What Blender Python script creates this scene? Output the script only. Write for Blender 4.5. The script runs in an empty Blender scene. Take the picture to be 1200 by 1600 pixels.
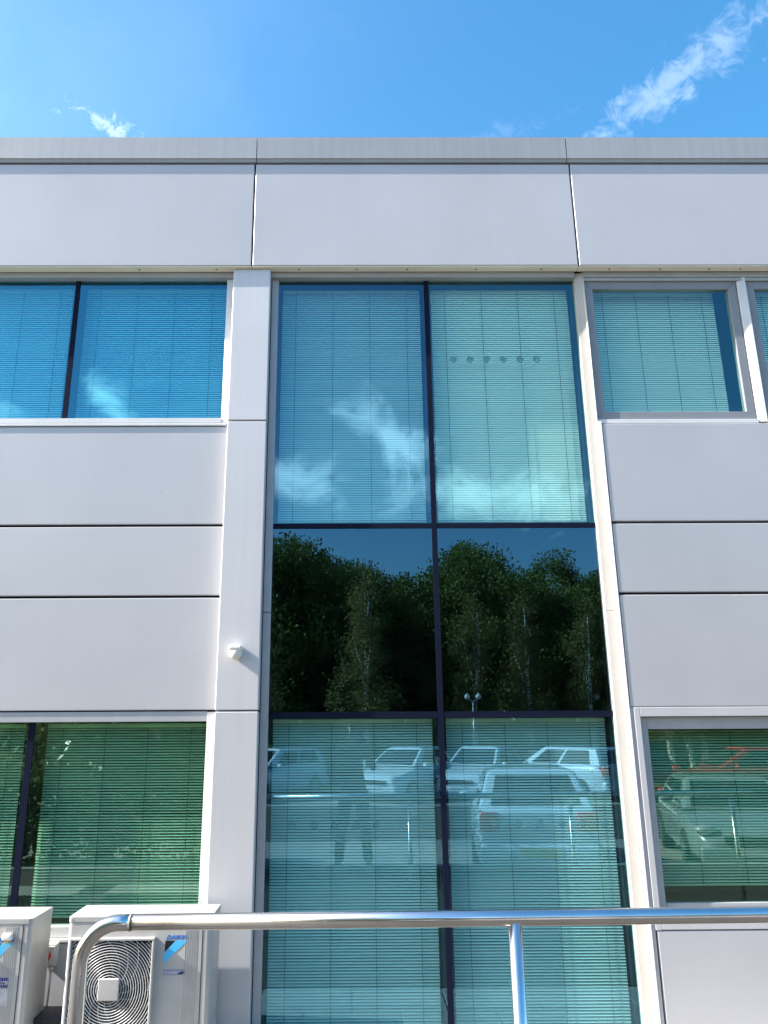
import bpy, bmesh, math, random
import numpy as np
from mathutils import Vector, Matrix

random.seed(7)
rng = np.random.default_rng(7)
R = math.radians
PI = math.pi
scene = bpy.context.scene
COL = scene.collection

# ------------------------------------------------------------------ camera
cam_d = bpy.data.cameras.new('camera')
cam = bpy.data.objects.new('camera', cam_d)
COL.objects.link(cam)
PITCH, YAW, ROLL = R(15.778), R(0.439), R(-0.323)
fw = Vector((math.sin(YAW) * math.cos(PITCH), math.cos(YAW) * math.cos(PITCH), math.sin(PITCH)))
ri = Vector((math.cos(YAW), -math.sin(YAW), 0))
up = ri.cross(fw)
r2 = ri * math.cos(ROLL) + up * math.sin(ROLL)
u2 = up * math.cos(ROLL) - ri * math.sin(ROLL)
cam.matrix_world = Matrix(((r2.x, u2.x, -fw.x, 0), (r2.y, u2.y, -fw.y, -5.0), (r2.z, u2.z, -fw.z, 1.7), (0, 0, 0, 1)))
cam_d.sensor_fit = 'VERTICAL'
cam_d.sensor_height = 24
cam_d.lens = 18.0
cam_d.shift_x = 43.4 / 1600
cam_d.clip_start = 0.02
cam_d.clip_end = 2000
scene.camera = cam

# ------------------------------------------------------------------ sky, sun, exposure
SUN = Vector((1.0, 0.13, -0.71)).normalized()          # direction in which the light travels
SUN_EL = math.asin(-SUN.z)
SUN_ROT = math.atan2(-SUN.x, -SUN.y)
world = bpy.data.worlds.new('World')
scene.world = world
world.use_nodes = True
wn, wl = world.node_tree.nodes, world.node_tree.links
wn.clear()


def wmath(op, a, b=None, c=None):
    n = wn.new('ShaderNodeMath'); n.operation = op
    for i, v in enumerate((a, b, c)):
        if v is None: continue
        if isinstance(v, (int, float)): n.inputs[i].default_value = v
        else: wl.new(v, n.inputs[i])
    return n.outputs[0]


def wdot(a, vec):
    n = wn.new('ShaderNodeVectorMath'); n.operation = 'DOT_PRODUCT'
    wl.new(a, n.inputs[0]); n.inputs[1].default_value = tuple(vec)
    return n.outputs['Value']


w_out = wn.new('ShaderNodeOutputWorld')
w_bg = wn.new('ShaderNodeBackground'); w_bg.inputs[1].default_value = 0.118
w_sky = wn.new('ShaderNodeTexSky'); w_sky.sky_type = 'NISHITA'; w_sky.sun_disc = False
w_sky.sun_elevation = SUN_EL; w_sky.sun_rotation = SUN_ROT
w_sky.air_density = 1.0; w_sky.dust_density = 1.9; w_sky.ozone_density = 1.6
w_hs = wn.new('ShaderNodeHueSaturation')
w_hs.inputs['Hue'].default_value = 0.489
w_hs.inputs['Saturation'].default_value = 1.36
wl.new(w_sky.outputs[0], w_hs.inputs['Color'])
w_tc = wn.new('ShaderNodeTexCoord')
DIR = w_tc.outputs['Generated']
w_n1 = wn.new('ShaderNodeTexNoise'); w_n1.inputs['Scale'].default_value = 14; w_n1.inputs['Detail'].default_value = 9; w_n1.inputs['Roughness'].default_value = 0.62
w_n1.inputs['Distortion'].default_value = 0.4
wl.new(DIR, w_n1.inputs['Vector'])
w_n2 = wn.new('ShaderNodeTexNoise'); w_n2.inputs['Scale'].default_value = 42; w_n2.inputs['Detail'].default_value = 8; w_n2.inputs['Roughness'].default_value = 0.65
w_n2.inputs['Distortion'].default_value = 0.6
wl.new(DIR, w_n2.inputs['Vector'])


def cloud(c, t, L1, L2, opac, noise, k=1.6):
    c = Vector(c).normalized(); t = Vector(t); t1 = (t - c * t.dot(c)).normalized(); t2 = c.cross(t1)
    a = wmath('MULTIPLY', wdot(DIR, t1), 1 / L1); b = wmath('MULTIPLY', wdot(DIR, t2), 1 / L2)
    r = wmath('SQRT', wmath('ADD', wmath('MULTIPLY', a, a), wmath('MULTIPLY', b, b)))
    n = wmath('MULTIPLY', wmath('SUBTRACT', noise, 0.5), k * 2)
    m = wmath('ADD', wmath('SUBTRACT', 1.0, r), n)
    mr = wn.new('ShaderNodeMapRange'); mr.interpolation_type = 'SMOOTHSTEP'
    wl.new(m, mr.inputs['Value']); mr.inputs['From Min'].default_value = 0.05; mr.inputs['From Max'].default_value = 1.1
    mr.inputs['To Max'].default_value = opac
    env = wmath('GREATER_THAN', wdot(DIR, c), 0.5)
    return wmath('MULTIPLY', mr.outputs['Result'], env)


N1, N2 = w_n1.outputs['Fac'], w_n2.outputs['Fac']
CLOUDS = [
    cloud((0.345, 0.664, 0.664), (0.125, -0.112, 0.044), 0.15, 0.028, 0.075, N2, 1.7),
    cloud((0.45, 0.56, 0.70), (0.1, -0.08, 0.04), 0.08, 0.042, 0.075, N2, 1.9),
    cloud((-0.272, 0.708, 0.652), (0.05, 0.027, -0.006), 0.042, 0.011, 0.12, N2, 3.2),
    cloud((0.15, 0.74, 0.655), (0.12, -0.02, 0.03), 0.12, 0.016, 0.02, N2, 1.6),
    cloud((-0.24, 0.68, 0.68), (0.12, 0.02, 0.10), 0.30, 0.16, 0.010, N1, 0.8),
    cloud((0.06, -0.93, 0.362), (0.06, -0.02, -0.04), 0.085, 0.045, 0.9, N1, 1.7),
    cloud((0.18, -0.94, 0.292), (0.1, 0.0, 0.004), 0.19, 0.045, 0.9, N1, 1.6),
    cloud((-0.07, -0.946, 0.312), (0.1, 0, -0.02), 0.085, 0.04, 0.85, N1, 1.6),
    cloud((-0.30, -0.863, 0.392), (0.06, 0, -0.06), 0.07, 0.03, 0.9, N1, 1.5),
    cloud((-0.43, -0.82, 0.37), (0.06, 0, -0.03), 0.07, 0.022, 0.6, N1, 1.5),
]
tot = CLOUDS[0]
for cl_ in CLOUDS[1:]:
    tot = wmath('MAXIMUM', tot, cl_)
w_mix = wn.new('ShaderNodeMix'); w_mix.data_type = 'RGBA'
wl.new(tot, w_mix.inputs['Factor'])
wl.new(w_hs.outputs[0], w_mix.inputs['A'])
w_mix.inputs['B'].default_value = (12.0, 12.2, 12.6, 1)
wl.new(w_mix.outputs['Result'], w_bg.inputs['Color'])
wl.new(w_bg.outputs[0], w_out.inputs['Surface'])

sun_d = bpy.data.lights.new('sun', 'SUN')
sun_d.energy = 5.0
sun_d.angle = R(0.5)
sun_d.color = (1.0, 0.94, 0.85)
sun = bpy.data.objects.new('sun', sun_d)
COL.objects.link(sun)
sun.location = (-20, -5, 30)
sun.rotation_euler = SUN.to_track_quat('-Z', 'Y').to_euler()

scene.view_settings.view_transform = 'Standard'
scene.view_settings.look = 'None'
scene.view_settings.gamma = 1
scene.view_settings.use_curve_mapping = False
scene.view_settings.exposure = 1.69
scene.cycles.transparent_max_bounces = 24
scene.cycles.max_bounces = 8

# ------------------------------------------------------------------ materials


def newmat(name):
    m = bpy.data.materials.new(name); m.use_nodes = True
    nt = m.node_tree
    return m, nt.nodes, nt.links, nt.nodes['Principled BSDF']


def mat(name, col, rough=0.5, metal=0.0, noise=None, bump=None, spec=0.5, vary=0.0):
    """noise=(scale, amount): brightness grain; bump=(scale, strength, distance)"""
    m, n, l, p = newmat(name)
    p.inputs['Base Color'].default_value = (*col, 1)
    p.inputs['Roughness'].default_value = rough
    p.inputs['Metallic'].default_value = metal
    p.inputs['Specular IOR Level'].default_value = spec
    tc = n.new('ShaderNodeTexCoord')
    if noise:
        t = n.new('ShaderNodeTexNoise'); t.inputs['Scale'].default_value = noise[0]; t.inputs['Detail'].default_value = 6
        mp = n.new('ShaderNodeMapping')
        if len(noise) > 2: mp.inputs['Scale'].default_value = noise[2]
        l.new(tc.outputs['Object'], mp.inputs['Vector']); l.new(mp.outputs[0], t.inputs['Vector'])
        mr = n.new('ShaderNodeMapRange')
        mr.inputs['From Min'].default_value = 0.25; mr.inputs['From Max'].default_value = 0.75
        mr.inputs['To Min'].default_value = 1 - noise[1]; mr.inputs['To Max'].default_value = 1 + noise[1] * 0.5
        l.new(t.outputs['Fac'], mr.inputs['Value'])
        mx = n.new('ShaderNodeVectorMath'); mx.operation = 'SCALE'
        mx.inputs[0].default_value = col
        l.new(mr.outputs[0], mx.inputs['Scale']); l.new(mx.outputs[0], p.inputs['Base Color'])
    if bump:
        t2 = n.new('ShaderNodeTexNoise'); t2.inputs['Scale'].default_value = bump[0]; t2.inputs['Detail'].default_value = 3
        l.new(tc.outputs['Object'], t2.inputs['Vector'])
        b = n.new('ShaderNodeBump'); b.inputs['Strength'].default_value = bump[1]; b.inputs['Distance'].default_value = bump[2]
        l.new(t2.outputs['Fac'], b.inputs['Height']); l.new(b.outputs[0], p.inputs['Normal'])
    return m


def paint_mat(name, col, rough, metal, streak):
    """powder-coated aluminium: broad oil-canning waves, faint vertical rain streaks and specks of dirt"""
    m, n, l, p = newmat(name)
    p.inputs['Roughness'].default_value = rough; p.inputs['Metallic'].default_value = metal
    tc = n.new('ShaderNodeTexCoord'); gm = n.new('ShaderNodeNewGeometry')
    mp = n.new('ShaderNodeMapping'); mp.inputs['Scale'].default_value = (26, 26, 0.7)
    l.new(gm.outputs['Position'], mp.inputs['Vector'])
    t = n.new('ShaderNodeTexNoise'); t.inputs['Scale'].default_value = 1.0; t.inputs['Detail'].default_value = 5; l.new(mp.outputs[0], t.inputs['Vector'])
    t3 = n.new('ShaderNodeTexNoise'); t3.inputs['Scale'].default_value = 1.6; t3.inputs['Detail'].default_value = 4; l.new(gm.outputs['Position'], t3.inputs['Vector'])
    t4 = n.new('ShaderNodeTexNoise'); t4.inputs['Scale'].default_value = 38; t4.inputs['Detail'].default_value = 2; l.new(gm.outputs['Position'], t4.inputs['Vector'])
    a = n.new('ShaderNodeMapRange'); a.inputs['From Min'].default_value = 0.3; a.inputs['From Max'].default_value = 0.7
    a.inputs['To Min'].default_value = 1 - streak; a.inputs['To Max'].default_value = 1.0
    l.new(t.outputs['Fac'], a.inputs['Value'])
    b = n.new('ShaderNodeMapRange'); b.inputs['From Min'].default_value = 0.3; b.inputs['From Max'].default_value = 0.7
    b.inputs['To Min'].default_value = 0.95; b.inputs['To Max'].default_value = 1.02
    l.new(t3.outputs['Fac'], b.inputs['Value'])
    c = n.new('ShaderNodeMapRange'); c.inputs['From Min'].default_value = 0.76; c.inputs['From Max'].default_value = 0.82
    c.inputs['To Min'].default_value = 1.0; c.inputs['To Max'].default_value = 0.72
    l.new(t4.outputs['Fac'], c.inputs['Value'])
    m1 = n.new('ShaderNodeMath'); m1.operation = 'MULTIPLY'; l.new(a.outputs[0], m1.inputs[0]); l.new(b.outputs[0], m1.inputs[1])
    m2 = n.new('ShaderNodeMath'); m2.operation = 'MULTIPLY'; l.new(m1.outputs[0], m2.inputs[0]); l.new(c.outputs[0], m2.inputs[1])
    oi = n.new('ShaderNodeObjectInfo'); od = n.new('ShaderNodeMapRange'); od.inputs['To Min'].default_value = 0.955; od.inputs['To Max'].default_value = 1.03
    l.new(oi.outputs['Random'], od.inputs['Value'])
    m3 = n.new('ShaderNodeMath'); m3.operation = 'MULTIPLY'; l.new(m2.outputs[0], m3.inputs[0]); l.new(od.outputs[0], m3.inputs[1]); m2 = m3
    s = n.new('ShaderNodeVectorMath'); s.operation = 'SCALE'; s.inputs[0].default_value = col
    l.new(m2.outputs[0], s.inputs['Scale']); l.new(s.outputs[0], p.inputs['Base Color'])
    w = n.new('ShaderNodeTexNoise'); w.inputs['Scale'].default_value = 1.3; w.inputs['Detail'].default_value = 1; l.new(gm.outputs['Position'], w.inputs['Vector'])
    bp = n.new('ShaderNodeBump'); bp.inputs['Strength'].default_value = 0.4; bp.inputs['Distance'].default_value = 0.003
    l.new(w.outputs['Fac'], bp.inputs['Height']); l.new(bp.outputs[0], p.inputs['Normal'])
    return m


def glass_mat(name, tint, refl, base):
    m = bpy.data.materials.new(name); m.use_nodes = True
    n, l = m.node_tree.nodes, m.node_tree.links
    n.clear()
    out = n.new('ShaderNodeOutputMaterial')
    tr = n.new('ShaderNodeBsdfTransparent'); tr.inputs['Color'].default_value = (*tint, 1)
    gl = n.new('ShaderNodeBsdfGlossy'); gl.inputs['Color'].default_value = (*refl, 1); gl.inputs['Roughness'].default_value = 0.0
    # Schlick reflectance, the same from either side of the thin pane
    gm = n.new('ShaderNodeNewGeometry')
    dt = n.new('ShaderNodeVectorMath'); dt.operation = 'DOT_PRODUCT'; l.new(gm.outputs['Incoming'], dt.inputs[0]); l.new(gm.outputs['True Normal'], dt.inputs[1])
    ab = n.new('ShaderNodeMath'); ab.operation = 'ABSOLUTE'; l.new(dt.outputs['Value'], ab.inputs[0])
    om = n.new('ShaderNodeMath'); om.operation = 'SUBTRACT'; om.use_clamp = True; om.inputs[0].default_value = 1.0; l.new(ab.outputs[0], om.inputs[1])
    pw = n.new('ShaderNodeMath'); pw.operation = 'POWER'; pw.inputs[1].default_value = 5.0; l.new(om.outputs[0], pw.inputs[0])
    ad = n.new('ShaderNodeMath'); ad.operation = 'MULTIPLY_ADD'; ad.use_clamp = True; ad.inputs[1].default_value = 0.85; ad.inputs[2].default_value = base + 0.04
    l.new(pw.outputs[0], ad.inputs[0])
    # faint waviness of toughened glass
    w = n.new('ShaderNodeTexNoise'); w.inputs['Scale'].default_value = 2.2; w.inputs['Detail'].default_value = 0
    l.new(gm.outputs['Position'], w.inputs['Vector'])
    b = n.new('ShaderNodeBump'); b.inputs['Strength'].default_value = 0.12; b.inputs['Distance'].default_value = 0.003
    l.new(w.outputs['Fac'], b.inputs['Height']); l.new(b.outputs[0], gl.inputs['Normal'])
    mx = n.new('ShaderNodeMixShader')
    l.new(ad.outputs[0], mx.inputs[0]); l.new(tr.outputs[0], mx.inputs[1]); l.new(gl.outputs[0], mx.inputs[2])
    l.new(mx.outputs[0], out.inputs['Surface'])
    return m


def clear_mat(name):
    m = bpy.data.materials.new(name); m.use_nodes = True
    n, l = m.node_tree.nodes, m.node_tree.links
    n.clear()
    out = n.new('ShaderNodeOutputMaterial'); tr = n.new('ShaderNodeBsdfTransparent')
    l.new(tr.outputs[0], out.inputs['Surface'])
    return m


def leaf_mat(name, col, col2):
    m = bpy.data.materials.new(name); m.use_nodes = True
    n, l = m.node_tree.nodes, m.node_tree.links
    n.clear()
    out = n.new('ShaderNodeOutputMaterial')
    gm = n.new('ShaderNodeNewGeometry'); oi = n.new('ShaderNodeObjectInfo')
    t = n.new('ShaderNodeTexNoise'); t.inputs['Scale'].default_value = 1.3; t.inputs['Detail'].default_value = 4
    l.new(gm.outputs['Position'], t.inputs['Vector'])
    ad = n.new('ShaderNodeMath'); ad.operation = 'MULTIPLY_ADD'; ad.inputs[1].default_value = 0.5; l.new(gm.outputs['Random Per Island'], ad.inputs[0]); l.new(t.outputs['Fac'], ad.inputs[2])
    a2 = n.new('ShaderNodeMath'); a2.operation = 'MULTIPLY_ADD'; a2.inputs[1].default_value = 0.5; l.new(oi.outputs['Random'], a2.inputs[0]); l.new(ad.outputs[0], a2.inputs[2])
    mr = n.new('ShaderNodeMapRange'); mr.inputs['From Min'].default_value = 0.4; mr.inputs['From Max'].default_value = 1.3
    l.new(a2.outputs[0], mr.inputs['Value'])
    mx = n.new('ShaderNodeMix'); mx.data_type = 'RGBA'; l.new(mr.outputs[0], mx.inputs['Factor'])
    mx.inputs['A'].default_value = (*col, 1); mx.inputs['B'].default_value = (*col2, 1)
    df = n.new('ShaderNodeBsdfPrincipled'); df.inputs['Roughness'].default_value = 0.6; df.inputs['Specular IOR Level'].default_value = 0.25
    tl = n.new('ShaderNodeBsdfTranslucent')
    l.new(mx.outputs['Result'], df.inputs['Base Color']); l.new(mx.outputs['Result'], tl.inputs['Color'])
    ms = n.new('ShaderNodeMixShader'); ms.inputs[0].default_value = 0.3
    l.new(df.outputs[0], ms.inputs[1]); l.new(tl.outputs[0], ms.inputs[2]); l.new(ms.outputs[0], out.inputs['Surface'])
    return m


M = {
    'panel': paint_mat('silver_white_panel', (0.468, 0.462, 0.478), 0.33, 0.12, 0.018),
    'column': paint_mat('silver_white_casing', (0.55, 0.54, 0.55), 0.36, 0.12, 0.055),
    'coping': paint_mat('grey_coping', (0.36, 0.365, 0.375), 0.45, 0.2, 0.10),
    'frame': mat('grey_frame', (0.37, 0.38, 0.40), 0.4, 0.1, (9, 0.08)),
    'sash': mat('grey_sash', (0.235, 0.24, 0.255), 0.4, 0.1, (9, 0.08)),
    'trim': mat('pale_trim', (0.62, 0.62, 0.62), 0.38, 0.1, (7, 0.08)),
    'jamb': mat('cream_jamb', (0.43, 0.41, 0.375), 0.4, 0.0, (7, 0.08)),
    'soffit': mat('bounce_lit_soffit', (0.84, 0.77, 0.62), 0.5, 0, (6, 0.1)),  # warm bounce from the sunlit ground put into the base colour
    'black': mat('black_gasket', (0.008, 0.011, 0.026), 0.8, 0, spec=0.05),  # slight blue of reflected sky put into the base colour
    'navy': mat('dark_anodised', (0.015, 0.016, 0.024), 0.7, 0, spec=0.1),
    'backing': mat('black_backing', (0.003, 0.003, 0.004), 0.9, spec=0.0),
    'core': mat('dark_core', (0.03, 0.03, 0.032), 0.9),
    'room': mat('dim_room_paint', (0.18, 0.18, 0.17), 0.9),
    'rivet': mat('rivet_metal', (0.25, 0.24, 0.2), 0.5, 0.4),
    'glass': glass_mat('blue_green_glass', (0.66, 0.98, 0.91), (0.32, 0.71, 1.0), 0.11),
    'glass_aqua': glass_mat('aqua_glass', (0.76, 1.0, 0.88), (0.36, 0.80, 0.95), 0.11),
    'glass_sky': glass_mat('sky_blue_glass', (0.46, 0.95, 1.0), (0.22, 0.74, 1.0), 0.16),
    'glass_spandrel': glass_mat('spandrel_glass', (0.5, 0.5, 0.5), (0.38, 0.76, 1.0), 0.125),
    'glass2': glass_mat('green_glass', (0.58, 0.90, 0.68), (0.62, 0.92, 0.84), 0.105),
    'clear': clear_mat('glass_edge'),
    'slat': mat('white_slat', (0.66, 0.68, 0.70), 0.35, 0.0, (3, 0.05)),
    'slat_white': mat('bright_white_slat', (0.90, 0.90, 0.86), 0.3, 0.0, (3, 0.05)),
    'cord': mat('blind_cord', (0.10, 0.12, 0.12), 0.8),
    'rail': mat('blind_rail', (0.55, 0.56, 0.52), 0.4),
    'dot': None,
    'ac': mat('ivory_paint', (0.41, 0.395, 0.375), 0.42, 0, (9, 0.14), (60, 0.15, 0.0006)),
    'acdark': mat('cavity_shade', (0.01, 0.01, 0.011), 0.8),
    'blade': mat('fan_blade_grey', (0.05, 0.05, 0.055), 0.5),
    'wire': mat('guard_wire', (0.40, 0.40, 0.40), 0.4),
    'logo_blue': mat('logo_blue', (0.0, 0.13, 0.52), 0.4),
    'logo_cyan': mat('logo_cyan', (0.07, 0.46, 0.80), 0.4),
    'logo_black': mat('logo_black', (0.008, 0.008, 0.015), 0.4),
    'lab_navy': mat('label_navy', (0.02, 0.02, 0.22), 0.4),
    'lab_grey': mat('label_slate', (0.22, 0.25, 0.36), 0.4),
    'white': mat('white_plastic', (0.78, 0.76, 0.71), 0.4, 0, (20, 0.04)),
    'paper': mat('worn_paper', (0.55, 0.55, 0.56), 0.7, 0, (30, 0.35)),
    'red': mat('red_knob', (0.5, 0.02, 0.015), 0.4),
    'boxgrey': mat('switch_box_grey', (0.50, 0.51, 0.47), 0.5, 0, (20, 0.1)),
    'cable': mat('grey_cable', (0.42, 0.42, 0.42), 0.6),
    'steel': mat('stainless_steel', (0.73, 0.73, 0.74), 0.19, 1.0, (11, 0.10), (140, 0.06, 0.0006)),
    'crate': mat('black_crate', (0.018, 0.018, 0.03), 0.5),
    'lens': mat('sensor_lens', (0.74, 0.68, 0.58), 0.35),
    'asphalt': mat('asphalt', (0.058, 0.052, 0.045), 0.9, 0, (60, 0.35), (90, 0.4, 0.01)),
    'bay': mat('pale_parking_bay', (0.30, 0.275, 0.24), 0.9, 0, (25, 0.3), (90, 0.4, 0.008)),
    'paving': mat('concrete_paving', (0.34, 0.32, 0.285), 0.9, 0, (12, 0.25), (70, 0.3, 0.004)),
    'grass': mat('grass', (0.05, 0.085, 0.02), 0.95, 0, (8, 0.5), (50, 0.8, 0.03)),
    'line': mat('road_paint', (0.7, 0.7, 0.68), 0.8, 0, (15, 0.25)),
    'bark': mat('bark', (0.07, 0.055, 0.04), 0.95, 0, (12, 0.5), (20, 0.8, 0.02)),
    'leaf1': leaf_mat('leaf_dark', (0.050, 0.085, 0.014), (0.13, 0.17, 0.03)),
    'leaf2': leaf_mat('leaf_mid', (0.075, 0.115, 0.02), (0.18, 0.20, 0.045)),
    'leaf3': leaf_mat('leaf_birch', (0.11, 0.12, 0.03), (0.24, 0.22, 0.07)),
    'leaf4': leaf_mat('leaf_sunlit', (0.10, 0.145, 0.04), (0.24, 0.28, 0.11)),  # sunlight on the leaves put into lighter greens
    'tyre': mat('tyre', (0.015, 0.015, 0.015), 0.85),
    'rim': mat('alloy_rim', (0.5, 0.5, 0.52), 0.3, 0.9),
    'carglass': mat('car_glass', (0.01, 0.012, 0.014), 0.03, 0, None, None, 1.0),
    'lamp_red': mat('tail_lens', (0.72, 0.015, 0.02), 0.12),
    'lamp_clear': mat('head_lens', (0.75, 0.77, 0.8), 0.06, 0.6),
    'plastic': mat('black_trim', (0.02, 0.02, 0.02), 0.6),
    'plate': mat('plate_yellow', (0.62, 0.48, 0.05), 0.5),
    'plate_w': mat('plate_white', (0.7, 0.7, 0.7), 0.5),
    'post': mat('lamp_post_grey', (0.45, 0.46, 0.47), 0.4, 0.5),
    'globe': mat('lamp_globe', (0.72, 0.74, 0.74), 0.15),
    'denim': mat('dark_denim', (0.02, 0.024, 0.04), 0.9, 0, (60, 0.3)),
    'jacket': mat('dark_jacket', (0.022, 0.024, 0.03), 0.8, 0, (30, 0.25)),
    'skin': mat('skin', (0.45, 0.27, 0.19), 0.5),
    'hair': mat('dark_hair', (0.02, 0.014, 0.01), 0.7),
    'shoe': mat('pale_shoe', (0.35, 0.35, 0.34), 0.6),
    'phone': mat('phone_black', (0.01, 0.01, 0.012), 0.2),
    'brick': mat('brick_far', (0.25, 0.13, 0.09), 0.9, 0, (5, 0.3)),
}
# birch bark: white with dark horizontal lenticels
bm_, n_, l_, p_ = newmat('birch_bark')
tc_ = n_.new('ShaderNodeTexCoord'); mp_ = n_.new('ShaderNodeMapping'); mp_.inputs['Scale'].default_value = (4, 4, 7)
tx_ = n_.new('ShaderNodeTexNoise'); tx_.inputs['Scale'].default_value = 1.5; tx_.inputs['Detail'].default_value = 6
l_.new(tc_.outputs['Object'], mp_.inputs['Vector']); l_.new(mp_.outputs[0], tx_.inputs['Vector'])
cr_ = n_.new('ShaderNodeValToRGB'); cr_.color_ramp.elements[0].position = 0.40; cr_.color_ramp.elements[0].color = (0.04, 0.035, 0.03, 1)
cr_.color_ramp.elements[1].position = 0.47; cr_.color_ramp.elements[1].color = (0.68, 0.66, 0.60, 1)
l_.new(tx_.outputs['Fac'], cr_.inputs[0]); l_.new(cr_.outputs[0], p_.inputs['Base Color']); p_.inputs['Roughness'].default_value = 0.8
M['birch'] = bm_
# frosted vinyl dots on the glass: half of what is behind still shows
dm_ = bpy.data.materials.new('frosted_dot'); dm_.use_nodes = True
n_, l_ = dm_.node_tree.nodes, dm_.node_tree.links
pr_ = n_['Principled BSDF']; pr_.inputs['Base Color'].default_value = (0.05, 0.19, 0.23, 1); pr_.inputs['Roughness'].default_value = 0.6
tr_ = n_.new('ShaderNodeBsdfTransparent'); ms_ = n_.new('ShaderNodeMixShader'); ms_.inputs[0].default_value = 0.5
l_.new(tr_.outputs[0], ms_.inputs[1]); l_.new(pr_.outputs[0], ms_.inputs[2])
l_.new(ms_.outputs[0], n_['Material Output'].inputs['Surface'])
M['dot'] = dm_
M['dot_faint'] = dm_.copy(); M['dot_faint'].name = 'faint_frosted_dot'
for nd_ in M['dot_faint'].node_tree.nodes:
    if nd_.type == 'MIX_SHADER': nd_.inputs[0].default_value = 0.22

CAR_PAINT = {}
for nm_, c_ in (('silver', (0.74, 0.75, 0.76)), ('teal', (0.24, 0.29, 0.31)), ('white', (0.80, 0.80, 0.79)), ('black', (0.015, 0.016, 0.018)), ('red', (0.42, 0.02, 0.02)), ('blue', (0.03, 0.07, 0.2))):
    mm = mat('car_paint_' + nm_, c_, 0.25, 0.0)
    mm.node_tree.nodes['Principled BSDF'].inputs['Coat Weight'].default_value = 0.8
    mm.node_tree.nodes['Principled BSDF'].inputs['Coat Roughness'].default_value = 0.04
    CAR_PAINT[nm_] = mm

# ------------------------------------------------------------------ mesh helpers


class MB:
    def __init__(self):
        self.bm = bmesh.new()

    def box(self, x0, x1, y0, y1, z0, z1, bev=0.0, seg=2):
        r = bmesh.ops.create_cube(self.bm, size=1.0)
        vs = r['verts']
        for v in vs:
            v.co = Vector(((x0 + x1) / 2 + v.co.x * (x1 - x0), (y0 + y1) / 2 + v.co.y * (y1 - y0), (z0 + z1) / 2 + v.co.z * (z1 - z0)))
        if bev > 0:
            es = list({e for v in vs for e in v.link_edges})
            bmesh.ops.bevel(self.bm, geom=es, offset=bev, segments=seg, profile=0.5, affect='EDGES')
        return self

    def prism(self, pts, axis, a0, a1, bev=0.0, seg=2):
        """pts: polygon in the two other axes, extruded along axis (0,1,2) from a0 to a1"""
        def mk(p, a):
            if axis == 0: return (a, p[0], p[1])
            if axis == 1: return (p[0], a, p[1])
            return (p[0], p[1], a)
        A = [self.bm.verts.new(mk(p, a0)) for p in pts]; B = [self.bm.verts.new(mk(p, a1)) for p in pts]
        n = len(pts); fs = [self.bm.faces.new(A), self.bm.faces.new(B[::-1])]
        for i in range(n):
            fs.append(self.bm.faces.new((A[i], B[i], B[(i + 1) % n], A[(i + 1) % n])))
        bmesh.ops.recalc_face_normals(self.bm, faces=fs)
        if bev > 0:
            es = list({e for f in fs for e in f.edges})
            bmesh.ops.bevel(self.bm, geom=es, offset=bev, segments=seg, profile=0.5, affect='EDGES')
        return self

    def tube(self, pts, rad, n=12, caps=True):
        pts = [Vector(p) for p in pts]
        rads = rad if isinstance(rad, (list, tuple)) else [rad] * len(pts)
        rings = []
        d0 = (pts[1] - pts[0]).normalized()
        ref = Vector((0, 0, 1)) if abs(d0.z) < 0.9 else Vector((1, 0, 0))
        u = d0.cross(ref).normalized()
        for i, p in enumerate(pts):
            d = (pts[min(i + 1, len(pts) - 1)] - pts[max(i - 1, 0)]).normalized()
            u = (u - d * u.dot(d)).normalized(); v = d.cross(u)
            rings.append([self.bm.verts.new(p + (u * math.cos(2 * math.pi * k / n) + v * math.sin(2 * math.pi * k / n)) * rads[i]) for k in range(n)])
        for a, b in zip(rings, rings[1:]):
            for k in range(n):
                self.bm.faces.new((a[k], a[(k + 1) % n], b[(k + 1) % n], b[k]))
        if caps:
            self.bm.faces.new(rings[0][::-1]); self.bm.faces.new(rings[-1])
        return self

    def disc(self, c, normal_y, rad, thick, n=20):
        """short cylinder whose axis is Y"""
        pts = [(c[0] + rad * math.cos(2 * math.pi * k / n), c[2] + rad * math.sin(2 * math.pi * k / n)) for k in range(n)]
        return self.prism(pts, 1, c[1], c[1] + thick)

    def sphere(self, c, rad, sx=1, sy=1, sz=1, u=20, v=12):
        r = bmesh.ops.create_uvsphere(self.bm, u_segments=u, v_segments=v, radius=rad)
        for w in r['verts']:
            w.co = Vector((c[0] + w.co.x * sx, c[1] + w.co.y * sy, c[2] + w.co.z * sz))
        return self

    def poly(self, pts):
        vs = [self.bm.verts.new(p) for p in pts]
        self.bm.faces.new(vs)
        return self

    def mesh(self, name, m, smooth=False):
        me = bpy.data.meshes.new(name)
        bmesh.ops.recalc_face_normals(self.bm, faces=self.bm.faces[:])
        self.bm.to_mesh(me); self.bm.free()
        me.materials.append(m)
        if smooth:
            me.polygons.foreach_set('use_smooth', [True] * len(me.polygons))
        return me

    def build(self, name, m, parent=None, smooth=False):
        return link(name, self.mesh(name, m, smooth), parent)


def link(name, data, parent=None, loc=None):
    o = bpy.data.objects.new(name, data)
    COL.objects.link(o)
    if parent: o.parent = parent
    if loc: o.location = loc
    return o


def thing(name, label, cat, loc=(0, 0, 0), rz=0, group=None):
    o = link(name, None, None, loc)
    o.rotation_euler = (0, 0, rz)
    o.empty_display_size = 0.1
    tag(o, label, cat, group)
    return o


def tag(o, label, cat, group=None):
    o['label'] = label; o['category'] = cat
    if group: o['group'] = group
    return o


def struct(o):
    o['kind'] = 'structure'
    return o


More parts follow.
